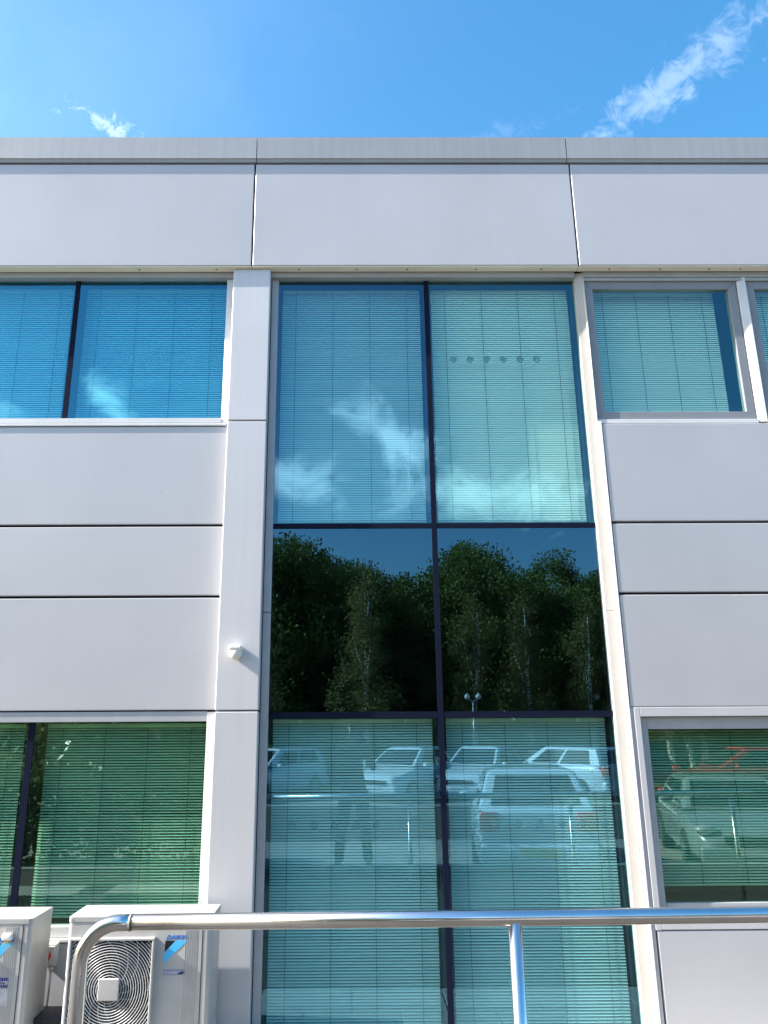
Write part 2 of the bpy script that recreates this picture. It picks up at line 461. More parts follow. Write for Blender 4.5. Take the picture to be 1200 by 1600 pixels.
def shade_auto(o, deg=40):
    me = o.data
    me.polygons.foreach_set('use_smooth', [True] * len(me.polygons))
    me.set_sharp_from_angle(angle=R(deg))
    w = o.modifiers.new('weighted', 'WEIGHTED_NORMAL'); w.weight = 90; w.keep_sharp = True
    return o


def pane(x0, x1, z0, z1, y, m, parent, name='pane'):
    b = MB().box(x0, x1, y, y + 0.008, z0, z1)
    me = b.mesh(name, m)
    me.materials.append(M['clear'])
    for p in me.polygons:
        p.material_index = 0 if p.normal.y < -0.9 else 1
    return link(name, me, parent)


def frame4(x0, x1, z0, z1, w, y0, y1, m, parent, name='frame_member', gap=0.0006, bev=0.002):
    """mitred rectangular frame: four members"""
    X0, X1, Z0, Z1 = x0 + w, x1 - w, z0 + w, z1 - w
    g = gap
    MB().prism([(x0 + g, z1), (x1 - g, z1), (X1 - g, Z1), (X0 + g, Z1)], 1, y0, y1, bev).build(name, m, parent)
    MB().prism([(x0 + g, z0), (x1 - g, z0), (X1 - g, Z0), (X0 + g, Z0)], 1, y0, y1, bev).build(name, m, parent)
    MB().prism([(x0, z0 + g), (X0, Z0 + g), (X0, Z1 - g), (x0, z1 - g)], 1, y0, y1, bev).build(name, m, parent)
    MB().prism([(x1, z0 + g), (X1, Z0 + g), (X1, Z1 - g), (x1, z1 - g)], 1, y0, y1, bev).build(name, m, parent)


# ------------------------------------------------------------------ ground
LOW = -0.33                                             # the car park lies a step below the path
g = MB().poly([(-900, -900, LOW - 0.02), (900, -900, LOW - 0.02), (900, 900, LOW - 0.02), (-900, 900, LOW - 0.02)]).build('ground', M['grass']); struct(g)
for y0, y1, zg, mm, nm in [(-0.95, -5.60, -0.004, 'asphalt', 'path'), (-5.74, -10.6, LOW, 'bay', 'parking_bay'), (-10.6, -17.4, LOW, 'asphalt', 'road'), (-17.4, -22.6, LOW, 'bay', 'parking_bay')]:
    o = MB().poly([(-40, y1, zg), (60, y1, zg), (60, y0, zg), (-40, y0, zg)]).build(nm, M[mm]); struct(o)
pv = MB().poly([(-14, -0.95, -0.012), (14, -0.95, -0.012), (14, 0.15, -0.012), (-14, 0.15, -0.012)]).build('paving', M['asphalt']); struct(pv)
slab_me = MB().box(-0.297, 0.297, -0.222, 0.222, -0.010, 0.004, 0.004, 1).mesh('paving_slab', M['paving'])
for i in range(-9, 10):
    for j, yy in enumerate((-0.23, -0.68)):
        o = link('paving_slab', slab_me, pv, (i * 0.602 + (0.3 if j else 0), yy, random.uniform(-0.001, 0.0015)))
kb = MB()
kb.box(-40, 60, -5.74, -5.60, LOW - 0.02, 0.02, 0.012)
struct(kb.build('kerb', M['paving']))
for k in range(6, 14):
    xl = -9.0 + 2.45 * k
    o = MB().poly([(xl, -22.0, LOW + 0.004), (xl + 0.1, -22.0, LOW + 0.004), (xl + 0.1, -17.8, LOW + 0.004), (xl, -17.8, LOW + 0.004)]).build('bay_line', M['line']); struct(o)

# ------------------------------------------------------------------ the building
B = thing('office_building', 'silver-white two-storey office block with tall blue-green glass bay and strip windows', 'building')
XL, XR = -4.6, 5.4
J = 0.0055
# solid core, dark, behind the cladding
core = MB()
core.box(XL, XR, 0.03, 0.35, 4.90, 5.98)                     # parapet band
core.box(XL, -0.905, 0.03, 0.35, 1.76, 3.775)                # left spandrel zone
core.box(1.775, XR, 0.03, 0.35, 1.70, 3.775)                 # right spandrel zone
core.box(-0.895, -0.53, 0.03, 0.35, 0.0, 4.90)               # behind column
core.box(1.66, 1.765, 0.03, 0.35, 0.0, 4.90)
core.box(XL, -0.905, 0.03, 0.35, 0.0, 0.59)
core.box(1.775, XR, 0.03, 0.35, 0.0, 0.69)
core.box(-0.525, 1.655, 0.045, 0.35, 1.80, 3.0)              # behind spandrel glass
core.box(XL, XL + 0.1, 0.03, 0.35, 0.59, 1.76)
core.build('wall', M['core'], B)
MB().box(XL, XR, 3.0, 3.2, 0, 5.98).build('back_wall', M['room'], B)
MB().box(XL - 0.2, XL, 0.0, 3.2, 0, 5.98).build('side_wall', M['room'], B)
MB().box(XR, XR + 0.2, 0.0, 3.2, 0, 5.98).build('side_wall', M['room'], B)
MB().box(XL, XR, 0.36, 3.0, 2.6, 2.8).build('floor_slab', M['room'], B)
MB().box(XL, XR, 0.36, 3.2, 5.2, 5.4).build('roof', M['room'], B)
MB().box(XL, XR, 0.36, 3.0, -0.01, 0.0).build('floor_slab', M['room'], B)

# coping with a turned lip
cps = [XL, -0.699, 1.646, XR]
for a, b in zip(cps, cps[1:]):
    MB().prism([(-0.150, 6.034), (-0.150, 5.852), (-0.153, 5.850), (-0.153, 5.843), (-0.146, 5.840), (-0.138, 5.818), (-0.10, 5.818), (-0.10, 5.96), (0.34, 5.985), (0.35, 6.01), (-0.14, 6.040)],
               0, a + 0.003, b - 0.003).build('coping', M['coping'], B)
MB().box(XL, XR, -0.098, 0.02, 5.80, 5.95).build('coping_backing', M['black'], B)

# fascia panels
fj = [XL, -3.083, -0.709, 1.665, 4.039, XR]
for a, b in zip(fj, fj[1:]):
    shade_auto(MB().box(a + J, b - J, -0.130, -0.07, 4.934, 5.806, 0.0055, 3).build('cladding_panel', M['panel'], B), 50)
MB().box(XL, XR, -0.065, 0.02, 4.95, 5.80).build('panel_backing', M['black'], B)
for a, b in zip(fj, fj[1:]):
    MB().box(a + 0.002, b - 0.002, -0.124, -0.058, 4.9275, 4.9335).build('soffit', M['soffit'], B)
rv = MB()
for x in (-2.6, -1.53, -0.97, -0.37, 0.05, 0.42, 0.92, 1.40, 1.90, 2.27, 2.63, 2.86, 3.4):
    rv.prism([(x + 0.008 * math.cos(t * math.pi / 4), -0.09 + 0.008 * math.sin(t * math.pi / 4)) for t in range(8)], 2, 4.9245, 4.9276)
o = rv.build('rivets', M['rivet'], B); o['kind'] = 'stuff'
rv = MB()
for k in range(24):
    x = -2.7 + k * 0.29
    rv.prism([(x + 0.005 * math.cos(t * math.pi / 4), -0.112 + 0.005 * math.sin(t * math.pi / 4)) for t in range(8)], 2, 5.812, 5.8185)
o = rv.build('rivets', M['black'], B); o['kind'] = 'stuff'

# left and right spandrel panels
zz = [(3.022, 3.722), (2.543, 3.006), (1.820, 2.527)]
for z0, z1 in zz:
    for a, b in ((XL, -3.083), (-3.083, -0.843)):
        shade_auto(MB().box(a + J, b - J, -0.036, -0.012, z0, z1, 0.006, 3).build('cladding_panel', M['panel'], B), 50)
    for a, b in ((1.741, 4.039), (4.039, XR)):
        shade_auto(MB().box(a + J, b - J, -0.060, -0.012, z0 + 0.004, z1 + 0.004, 0.006, 3).build('cladding_panel', M['panel'], B), 50)
for a, b in ((XL, -0.866), (1.738, XR)):
    MB().box(a, b, -0.010, 0.02, 1.80, 3.74).build('panel_backing', M['black'], B)
shade_auto(MB().box(XL, -0.874, -0.060, -0.012, 0.0, 0.522, 0.006, 3).build('cladding_panel', M['panel'], B), 50)
shade_auto(MB().box(1.772, XR, -0.060, -0.012, 0.0, 0.562, 0.006, 3).build('cladding_panel', M['panel'], B), 50)

# column casing in three lengths
for z0, z1 in ((3.742, 4.925), (1.815, 3.735), (0.0, 1.808)):
    shade_auto(MB().box(-0.843, -0.574, -0.100, 0.0, z0, z1, 0.007, 3).build('column_casing', M['column'], B), 50)
MB().box(-0.836, -0.582, -0.085, 0.02, 0.0, 4.92).build('casing_backing', M['black'], B)
# grey side trim between column and glass, two lengths
for z0, z1 in ((2.434, 4.885), (0.0, 2.430)):
    MB().box(-0.572, -0.521, -0.022, 0.028, z0, z1, 0.002, 1).build('side_trim', M['frame'], B)
MB().box(-0.5735, -0.5695, -0.03, 0.0, 0.0, 4.885).build('gasket', M['black'], B)

# right jamb: curved profile lit by the sun
prof = [(1.651, 0.02), (1.651, -0.026), (1.6545, -0.0345), (1.672, -0.0375), (1.690, -0.042), (1.706, -0.0465), (1.711, -0.052), (1.716, -0.054), (1.716, 0.02)]
for z0, z1 in ((2.432, 4.925), (0.0, 2.430)):
    shade_auto(MB().prism(prof, 2, z0, z1).build('jamb', M['jamb'], B), 25)
prof2 = [(1.7165, 0.0), (1.7165, -0.050), (1.724, -0.058), (1.734, -0.0635), (1.739, -0.0635), (1.739, 0.0)]
MB().prism(prof2, 2, 0.0, 3.742).build('jamb_strip', M['trim'], B)

# grey head trims
for a, b in ((XL, -0.845), (-0.572, 1.650)):
    MB().box(a, b, -0.056, 0.02, 4.886, 4.927, 0.002, 1).build('head_trim', M['frame'], B)
MB().box(1.7175, XR, -0.054, 0.02, 4.885, 4.927, 0.002, 1).build('head_trim', M['frame'], B)
MB().box(1.7175, XR, -0.047, 0.02, 4.858, 4.883, 0.002, 1).build('head_trim', M['frame'], B)

# ---- left upper strip window
W = link('strip_window', None, B)
pane(-1.978, -0.899, 3.785, 4.885, -0.002, M['glass_sky'], W)
pane(-3.083, -2.014, 3.785, 4.885, -0.002, M['glass_sky'], W)
pane(-4.5, -3.119, 3.785, 4.885, -0.002, M['glass_sky'], W)
for x in (-1.996, -3.101):
    MB().box(x - 0.0175, x + 0.0175, -0.006, 0.012, 3.785, 4.885).build('mullion', M['black'], W)
    MB().box(x - 0.035, x + 0.045, 0.014, 0.055, 3.785, 4.885).build('inner_frame', M['navy'], W)
MB().box(-0.8985, -0.853, -0.030, 0.02, 3.745, 4.885, 0.002, 1).build('frame_member', M['trim'], W)
MB().box(XL, -0.899, -0.042, 0.02, 3.747, 3.7835, 0.003, 2).build('sill', M['trim'], W)
MB().box(XL, -0.858, -0.046, 0.0, 3.726, 3.7445, 0.003, 2).build('sill', M['trim'], W)
MB().box(-4.5, -0.92, 0.014, 0.05, 4.855, 4.90).build('inner_frame', M['navy'], W)

# ---- left lower strip window
W = link('strip_window', None, B)
pane(-1.974, -0.902, 0.606, 1.750, -0.002, M['glass2'], W)
pane(-3.083, -2.016, 0.606, 1.750, -0.002, M['glass2'], W)
for x in (-1.995, -3.101):
    MB().box(x - 0.021, x + 0.021, -0.007, 0.012, 0.606, 1.750).build('mullion', M['black'], W)
    MB().box(x - 0.045, x + 0.055, 0.014, 0.055, 0.606, 1.750).build('inner_frame', M['navy'], W)
MB().box(-0.9015, -0.857, -0.030, 0.02, 0.607, 1.808, 0.002, 1).build('frame_member', M['trim'], W)
MB().box(XL, -0.902, -0.028, 0.02, 1.751, 1.812, 0.002, 1).build('frame_member', M['frame'], W)
MB().box(XL, -0.858, -0.045, 0.02, 0.548, 0.6055, 0.003, 2).build('sill', M['trim'], W)
MB().box(XL, -0.858, -0.075, 0.0, 0.528, 0.546, 0.004, 2).build('sill', M['trim'], W)

# ---- glazed bay
W = link('glazed_bay', None, B)
xs = ((-0.5205, 0.545), (0.581, 1.6505))
for x0, x1 in xs:
    pane(x0, x1, 3.031, 4.884, -0.002, M['glass'] if x0 < 0 else M['glass_aqua'], W)
    pane(x0, x1, 1.804, 2.996, -0.002, M['glass_spandrel'], W, 'spandrel_pane')
    pane(x0, x1, 0.0, 1.765, -0.002, M['glass'], W)
    MB().box(x0, x1, 0.02, 0.03, 1.79, 3.01).build('spandrel_backing', M['backing'], W)
MB().box(0.545, 0.581, -0.007, 0.012, 0.0, 4.884).build('mullion', M['black'], W)
MB().box(0.533, 0.594, 0.014, 0.070, 0.0, 1.79).build('inner_frame', M['navy'], W)
MB().box(0.533, 0.594, 0.014, 0.070, 3.01, 4.884).build('inner_frame', M['navy'], W)
for z0, z1 in ((2.996, 3.031), (1.765, 1.804)):
    for x0, x1 in xs:
        MB().box(x0, x1, -0.006, 0.012, z0, z1).build('transom', M['black'], W)
MB().box(-0.5205, 1.6505, 0.014, 0.060, 4.845, 4.90).build('inner_frame', M['navy'], W)
MB().box(-0.5205, -0.507, 0.014, 0.060, 0.0, 4.84).build('inner_frame', M['navy'], W)
MB().box(1.628, 1.6505, 0.014, 0.060, 0.0, 4.84).build('inner_frame', M['navy'], W)
# manifestation dots
dot_me = MB().disc((0, 0, 0), 1, 0.026, 0.001).mesh('manifestation_dot', M['dot'])
for k in range(6):
    link('manifestation_dot', dot_me, W, (0.742 + 0.119 * k, -0.0042, 4.246))
dot_me2 = dot_me.copy(); dot_me2.materials[0] = M['dot_faint']
for k in range(7):
    link('manifestation_dot', dot_me2, W, (-0.36 + 0.129 * k, -0.0042, 1.138))
for k in range(7):
    link('manifestation_dot', dot_me2, W, (0.76 + 0.129 * k, -0.0042, 1.142))

# ---- right upper opening windows
for x0, x1, w_ in ((1.721, 2.838, 0.060), (2.912, 4.03, 0.060), (4.104, 5.2, 0.060)):
    W = link('opening_window', None, B)
    frame4(x0, x1, 3.766, 4.856, w_, -0.032, 0.02, M['sash'], W, 'sash_member', 0.0008)
    pane(x0 + w_ - 0.002, x1 - w_ + 0.002, 3.824, 4.798, -0.010, M['glass_aqua'], W)
    MB().box(x0 - 0.0045, x0 - 0.0002, -0.020, 0.02, 3.766, 4.856).build('gasket', M['black'], W)
    MB().box(x0 - 0.0045, x1, -0.020, 0.02, 4.8565, 4.861).build('gasket', M['black'], W)
for x0, x1 in ((2.845, 2.905), (4.037, 4.097)):
    shade_auto(MB().prism([(x0, 0.02), (x0, -0.036), (x0 + 0.02, -0.043), (x1 - 0.006, -0.050), (x1, -0.050), (x1, 0.02)], 2, 3.745, 4.884).build('post', M['trim'], B), 25)
MB().box(1.7175, 2.8445, -0.045, 0.02, 3.735, 3.7645, 0.003, 2).build('sill', M['trim'], B)
MB().box(2.9055, XR, -0.045, 0.02, 3.735, 3.7645, 0.003, 2).build('sill', M['trim'], B)

# ---- right lower window with a pale surround
W = link('strip_window', None, B)
MB().box(1.8015, XR, -0.062, 0.0, 1.765, 1.8215, 0.003, 2).build('surround_member', M['column'], W)
MB().box(1.7635, 1.801, -0.062, 0.0, 0.565, 1.8215, 0.003, 2).build('surround_member', M['column'], W)
MB().box(1.8015, XR, -0.062, 0.0, 0.568, 0.640, 0.003, 2).build('surround_member', M['column'], W)
MB().box(1.8015, 1.8545, -0.020, 0.02, 0.642, 1.763, 0.002, 1).build('frame_member', M['frame'], W)
MB().box(1.855, XR, -0.020, 0.02, 1.689, 1.763, 0.002, 1).build('frame_member', M['frame'], W)
MB().box(1.855, XR, -0.020, 0.02, 0.642, 0.7005, 0.002, 1).build('frame_member', M['frame'], W)
MB().box(1.741, 1.763, -0.055, 0.0, 0.0, 1.822, 0.003, 2).build('surround_member', M['panel'], W)
pane(1.855, XR, 0.701, 1.6885, -0.004, M['glass2'], W)
MB().box(1.855, XR, -0.0065, -0.003, 1.6845, 1.6895).build('gasket', M['black'], W)

# ------------------------------------------------------------------ venetian blinds


def blind(label, x0, x1, z0, z1, tilt, width=0.0165, pitch=0.0165, brackets=False, y=0.085, cords=(0.1, 0.367, 0.633, 0.9), slat='slat'):
    t = thing('venetian_blind', label, 'blind', ((x0 + x1) / 2, y, z1), 0, 'venetian blinds behind the windows')
    hw = (x1 - x0) / 2
    MB().box(-hw, hw, -0.013, 0.013, -0.026, 0.0, 0.002, 1).build('headrail', M['rail'], t)
    if brackets:
        for bx in (-hw + 0.17, hw - 0.17):
            MB().box(bx - 0.012, bx + 0.012, -0.017, -0.0135, -0.024, -0.002, 0.001, 1).build('bracket', M['white'], t)
    # slat: shallow curved strip, outer edge low
    bm = bmesh.new(); rows = []
    n = 4
    for i in range(n + 1):
        s = (i / n - 0.5) * width
        crown = 0.0018 * (1 - (2 * i / n - 1) ** 2)
        a = R(tilt)
        yy = s * math.cos(a) - crown * math.sin(a)
        zz_ = s * math.sin(a) + crown * math.cos(a)
        rows.append([bm.verts.new((-hw, yy, zz_)), bm.verts.new((hw, yy, zz_))])
    for a_, b_ in zip(rows, rows[1:]):
        bm.faces.new((a_[0], a_[1], b_[1], b_[0]))
    me = bpy.data.meshes.new('slat'); bm.to_mesh(me); bm.free(); me.materials.append(M[slat])
    me.polygons.foreach_set('use_smooth', [True] * len(me.polygons))
    cnt = int((z1 - z0 - 0.05) / pitch)
    for k in range(cnt):
        o = link('slat', me, t, (random.uniform(-0.0008, 0.0008), 0, -0.036 - k * pitch + random.uniform(-0.0004, 0.0004)))
        o.rotation_euler = (R(random.gauss(0, 0.6) + (random.uniform(-9, 9) if random.random() < 0.025 else 0)), R(random.gauss(0, 0.03)), 0)
    zb = -0.036 - cnt * pitch
    MB().box(-hw, hw, -0.009, 0.009, zb - 0.008, zb + 0.004, 0.002, 1).build('bottom_rail', M['rail'], t)
    for f in cords:
        cx = -hw + f * 2 * hw
        MB().box(cx - 0.0014, cx + 0.0014, -0.0125, -0.0105, zb, -0.026).build('ladder_cord', M['cord'], t)
    return t


blind('white venetian blind in the upper left pane of the tall glazed bay', -0.500, 0.520, 3.045, 4.868, 62)
blind('white venetian blind behind the upper bay pane with a row of six dots', 0.602, 1.622, 3.045, 4.868, 66, 0.0168, slat='slat_white')
blind('white venetian blind in the lower left pane of the bay reflecting the photographer', -0.498, 0.515, 0.02, 1.762, 45, 0.0155, brackets=True)
blind('white venetian blind in the lower right pane of the bay behind the middle rail post', 0.603, 1.618, 0.02, 1.762, 45, 0.0155, brackets=True)
blind('white venetian blind in the upper left strip window beside the column', -1.955, -0.915, 3.79, 4.872, 60)
blind('white venetian blind at the far upper left cut by the photo edge', -3.06, -2.045, 3.79, 4.872, 60)
blind('green-looking venetian blind in the lower left window above the right air conditioner', -1.925, -0.915, 0.615, 1.742, 33, 0.0155)
blind('green-looking venetian blind at the lower left photo edge behind the left air conditioner', -3.06, -2.055, 0.615, 1.742, 33, 0.0155)
blind('white venetian blind in the upper right opening window with a dark gap at its right', 1.788, 2.715, 3.80, 4.84, 64, slat='slat_white')
blind('white venetian blind at the far upper right behind the second opening window', 2.975, 3.93, 3.80, 4.84, 64, slat='slat_white')
blind('half-open venetian blind in the lower right window reflecting birch trunks and a car', 1.865, 3.83, 0.76, 1.71, 36, 0.0155, cords=(0.135, 0.275, 0.41, 0.55, 0.69, 0.83, 0.95))

# ------------------------------------------------------------------ security sensor on the column
S = thing('security_sensor', 'small cream motion sensor on the white column', 'motion sensor', (-0.722, -0.1005, 2.163))
sb_ = MB().box(-0.036, 0.036, -0.030, 0.0, -0.020, 0.048, 0.010, 3).build('housing', M['white'], S); shade_auto(sb_, 50)
hd_ = MB().box(-0.041, 0.041, -0.075, -0.004, 0.014, 0.046, 0.013, 3).build('hood', M['white'], S); shade_auto(hd_, 50)
MB().sphere((0.0, -0.040, -0.004), 0.037, 1, 0.95, 1.05, 24, 16).build('lens', M['lens'], S, True)

# ------------------------------------------------------------------ outdoor condenser units


def text_part(s, name, m, parent, loc, size, shear=0.0, bold=0.0, sx=1.0):
    c = bpy.data.curves.new(name, 'FONT'); c.body = s; c.size = size; c.shear = shear; c.offset = bold; c.extrude = 0.0004; c.space_character = 1.06
    c.resolution_u = 3
    tmp = bpy.data.objects.new('tmp', c); COL.objects.link(tmp)
    dg = bpy.context.evaluated_depsgraph_get(); dg.update()
    me = bpy.data.meshes.new_from_object(tmp.evaluated_get(dg))
    bpy.data.objects.remove(tmp)
    me.name = name
    for v in me.vertices:                                   # XY text plane -> XZ facing -Y
        x, y, z = v.co
        v.co = (x * sx, -z, y)
    me.materials.clear(); me.materials.append(m)
    return link(name, me, parent, loc)


def condenser(label, x0, yf, w, h, d, logo_x, label_kind):
    t = thing('outdoor_condenser_unit', label, 'air conditioner', (x0, yf, 0), 0, 'outdoor air conditioning units along the wall')
    r = 0.022
    prof = [(0, d), (0, r)] + [(r - r * math.cos(a), r - r * math.sin(a)) for a in [k * math.pi / 12 for k in range(1, 7)]] + \
           [(w - r + r * math.sin(a), r - r * math.cos(a)) for a in [k * math.pi / 12 for k in range(0, 7)]] + [(w, d)]
    cas = MB().prism(prof, 2, 0.03, h - 0.028).build('casing', M['ac'], t); shade_auto(cas, 35)
    # feet
    for fx in (0.12, w - 0.16):
        MB().box(fx, fx + 0.05, -0.02, d + 0.02, -0.004, 0.029, 0.003, 1).build('foot', M['wire'], t)
    top_prof = [(p[0] + (-0.003 if p[0] < w / 2 else 0.003), p[1] - 0.003 if p[1] < d / 2 else p[1] + 0.003) for p in prof]
    tp = MB().prism(top_prof, 2, h - 0.028, h, 0.004, 2).build('top_cover', M['ac'], t); shade_auto(tp, 35)
    for sx_, sy_ in ((0.02, -0.0045), (w * 0.62, -0.0045)):
        MB().disc((sx_, sy_, h - 0.015), 1, 0.0035, 0.003, 8).build('screw', M['rivet'], tp)
    # right side service seam and front ribs
    MB().box(w - 0.047, w - 0.043, -0.0012, 0.001, 0.04, h - 0.03).build('panel_seam', M['acdark'], t)
    rb = MB()
    for k in range(6):
        rx = w - 0.075 - 0.012 * k
        rb.box(rx - 0.001, rx + 0.001, -0.0014, 0.001, 0.05, h - 0.04)
    rb.build('front_ribs', M['ac'], t)
    MB().box(w - 0.0005, w + 0.002, 0.06, d - 0.02, 0.22, 0.224).build('panel_seam', M['wire'], t)
    # fan guard
    gx0, gx1, gz0, gz1 = 0.022, 0.470, 0.165, h - 0.098
    p = 0.034
    cx, cz = (gx0 + gx1) / 2, (gz0 + gz1) / 2
    fg = MB()
    bw = 0.012
    fg.box(gx0, gx1, -p, 0.001, gz1 - bw, gz1, 0.003, 1); fg.box(gx0, gx1, -p, 0.001, gz0, gz0 + bw, 0.003, 1)
    fg.box(gx0, gx0 + bw, -p, 0.001, gz0 + bw, gz1 - bw, 0.003, 1); fg.box(gx1 - bw, gx1, -p, 0.001, gz0 + bw, gz1 - bw, 0.003, 1)
    gd = fg.build('fan_guard', M['ac'], t)
    MB().box(gx0 + bw, gx1 - bw, -0.003, -0.001, gz0 + bw, gz1 - bw).build('cavity_shade', M['acdark'], gd)  # flat black plate, shade of the open fan hole put into its colour
    bl = MB()
    for k in range(3):
        a0 = k * 2.094 + 0.3
        pts = [(cx + 0.05 * math.cos(a0), cz + 0.05 * math.sin(a0)), (cx + 0.18 * math.cos(a0 - 0.1), cz + 0.18 * math.sin(a0 - 0.1)), (cx + 0.195 * math.cos(a0 + 0.45), cz + 0.195 * math.sin(a0 + 0.45)),
               (cx + 0.18 * math.cos(a0 + 0.95), cz + 0.18 * math.sin(a0 + 0.95)), (cx + 0.05 * math.cos(a0 + 0.9), cz + 0.05 * math.sin(a0 + 0.9))]
        bl.prism(pts, 1, -0.012, -0.006)
    bl.build('fan_blades', M['blade'], gd)
    ix0, ix1, iz0, iz1 = gx0 + bw, gx1 - bw, gz0 + bw, gz1 - bw

    def inside(x, z): return ix0 - 0.002 <= x <= ix1 + 0.002 and iz0 - 0.002 <= z <= iz1 + 0.002
    wires = MB()

    def runs(pts, rad):
        cur = []
        for q in pts:
            if inside(q[0], q[2]): cur.append(q)
            else:
                if len(cur) > 1: wires.tube(cur, rad, 4, False)
                cur = []
        if len(cur) > 1: wires.tube(cur, rad, 4, False)
    rr = 0.052
    while rr < 0.31:
        N_ = 72
        runs([(cx + rr * math.cos(2 * math.pi * k / N_), -p + 0.006, cz + rr * math.sin(2 * math.pi * k / N_)) for k in range(N_ + 1)], 0.0021)
        rr += 0.0128
    for k in range(16):
        a0 = 2 * math.pi * k / 16
        pts = []
        for q in range(26):
            rq = 0.04 + q * 0.0105
            a = a0 + 1.25 * (rq - 0.04) / 0.26
            pts.append((cx + rq * math.cos(a), -p + 0.0095, cz + rq * math.sin(a)))
        runs(pts, 0.0016)
    wo = wires.build('guard_wires', M['wire'], gd); wo['kind'] = 'stuff'
    hb = MB().box(cx - 0.055, cx + 0.055, -p - 0.004, -p + 0.012, cz - 0.052, cz + 0.052, 0.006, 2).build('guard_badge', M['ac'], gd); shade_auto(hb, 50)
    # left-hand open coil side: fins
    # maker's mark
    lx, lz = logo_x, h - 0.112
    text_part('DAIKIN', 'brand_lettering', M['logo_blue'], t, (lx + 0.004, -0.0006, lz), 0.0285, 0.35, 0.0006, 1.12)
    def flat(pts, nm, m):
        MB().prism([(q[0] + lx, q[1] + lz) for q in pts], 1, -0.0012, 0.0006).build(nm, m, t)
    flat([(0.001, -0.006), (0.054, -0.006), (0.0, -0.060)], 'brand_triangle', M['logo_black'])
    flat([(0.0565, -0.006), (0.118, -0.006), (-0.003, -0.116), (-0.001, -0.0635)], 'brand_band', M['logo_cyan'])
    if label_kind == 'slate':
        MB().box(lx - 0.003, lx + 0.112, -0.001, 0.0006, lz - 0.169, lz - 0.142).build('model_label', M['lab_grey'], t)
        text_part('Inverter', 'label_lettering', M['paper'], t, (lx + 0.004, -0.0016, lz - 0.162), 0.021, 0.0, 0.0002)
        MB().prism([(lx + 0.072, lz - 0.163), (lx + 0.085, lz - 0.158), (lx + 0.106, lz - 0.150), (lx + 0.106, lz - 0.160), (lx + 0.09, lz - 0.166)], 1, -0.0018, 0.0).build('label_swoosh', M['logo_black'], t)
    else:
        MB().box(lx - 0.003, lx + 0.109, -0.001, 0.0006, lz - 0.215, lz - 0.168).build('model_label', M['lab_navy'], t)
        MB().box(lx - 0.003, lx + 0.106, -0.0014, 0.0, lz - 0.200, lz - 0.184).build('model_label', M['paper'], t)
        text_part('Inverter', 'label_lettering', M['lab_navy'], t, (lx + 0.03, -0.0018, lz - 0.198), 0.019, 0.2, 0.0004)
        MB().box(lx - 0.02, lx + 0.112, -0.001, 0.0006, lz - 0.30, lz - 0.222).build('sticker', M['paper'], t)
        cl = MB().box(lx + 0.062, lx + 0.112, -0.035, 0.0, lz + 0.012, lz + 0.045, 0.008, 2).build('cable_clip', M['white'], t); shade_auto(cl, 50)
        MB().box(lx + 0.076, lx + 0.096, -0.030, 0.0, lz + 0.004, lz + 0.0115).build('clip_tab', M['plate'], t)
    return t


condenser('ivory outdoor air conditioning unit on the right, its fan guard behind the bent rail', -1.512, -0.45, 0.762, 0.742, 0.285, 0.520, 'slate')
condenser('ivory outdoor air conditioning unit on the left with navy label, cut by the photo edge', -2.467, -0.45, 0.762, 0.735, 0.285, 0.557, 'navy')

# isolator switch between the units
S = thing('isolator_switch', 'grey isolator box with a red rotary knob between the two air conditioners', 'switch', (-1.722, -0.0605, 0.475))
bx = MB().box(-0.050, 0.046, -0.055, 0.0, -0.058, 0.058, 0.008, 2).build('box', M['boxgrey'], S); shade_auto(bx, 50)
bx = MB().box(-0.040, 0.036, -0.064, -0.055, -0.046, 0.046, 0.004, 2).build('cover', M['boxgrey'], S); shade_auto(bx, 50)
kn = MB().prism([(-0.006 + 0.026 * math.cos(t * math.pi / 10), 0.026 * math.sin(t * math.pi / 10)) for t in range(20)], 1, -0.084, -0.064, 0.003, 1).build('knob', M['red'], S)
MB().box(-0.012, 0.0, -0.094, -0.084, -0.024, 0.024, 0.003, 1).build('grip', M['red'], kn)
for gx in (-0.028, 0.014):
    MB().tube([(gx, -0.03, -0.058), (gx, -0.03, -0.085)], 0.013, 10).build('cable_gland', M['boxgrey'], S, True)
    MB().tube([(gx, -0.03, -0.085), (gx - 0.003, -0.028, -0.2), (gx - 0.012, -0.02, -0.32), (gx - 0.012, -0.02, -0.44)], 0.006, 8).build('cable', M['cable'], S, True)

# dark crate standing between the units
S = thing('plastic_crate', 'black slotted plastic crate on the ground between the two air conditioners', 'crate', (-1.68, -0.20, 0))
cr = MB()
cr.box(-0.10, 0.12, -0.10, 0.08, 0.004, 0.02); cr.box(-0.10, 0.12, -0.10, -0.09, 0.02, 0.20); cr.box(-0.10, 0.12, 0.07, 0.08, 0.02, 0.20)
cr.box(-0.10, -0.09, -0.09, 0.07, 0.02, 0.20); cr.box(0.11, 0.12, -0.09, 0.07, 0.02, 0.20)
cr.build('body', M['crate'], S)
MB().box(-0.105, 0.125, -0.105, 0.085, 0.20, 0.222, 0.004, 1).build('rim', M['crate'], S)
for k in range(12):
    MB().box(-0.088 + 0.05 * (k % 4), -0.062 + 0.05 * (k % 4), -0.1035, -0.1005, 0.05 + 0.05 * (k // 4), 0.064 + 0.05 * (k // 4)).build('slot_edge', M['cable'], S)

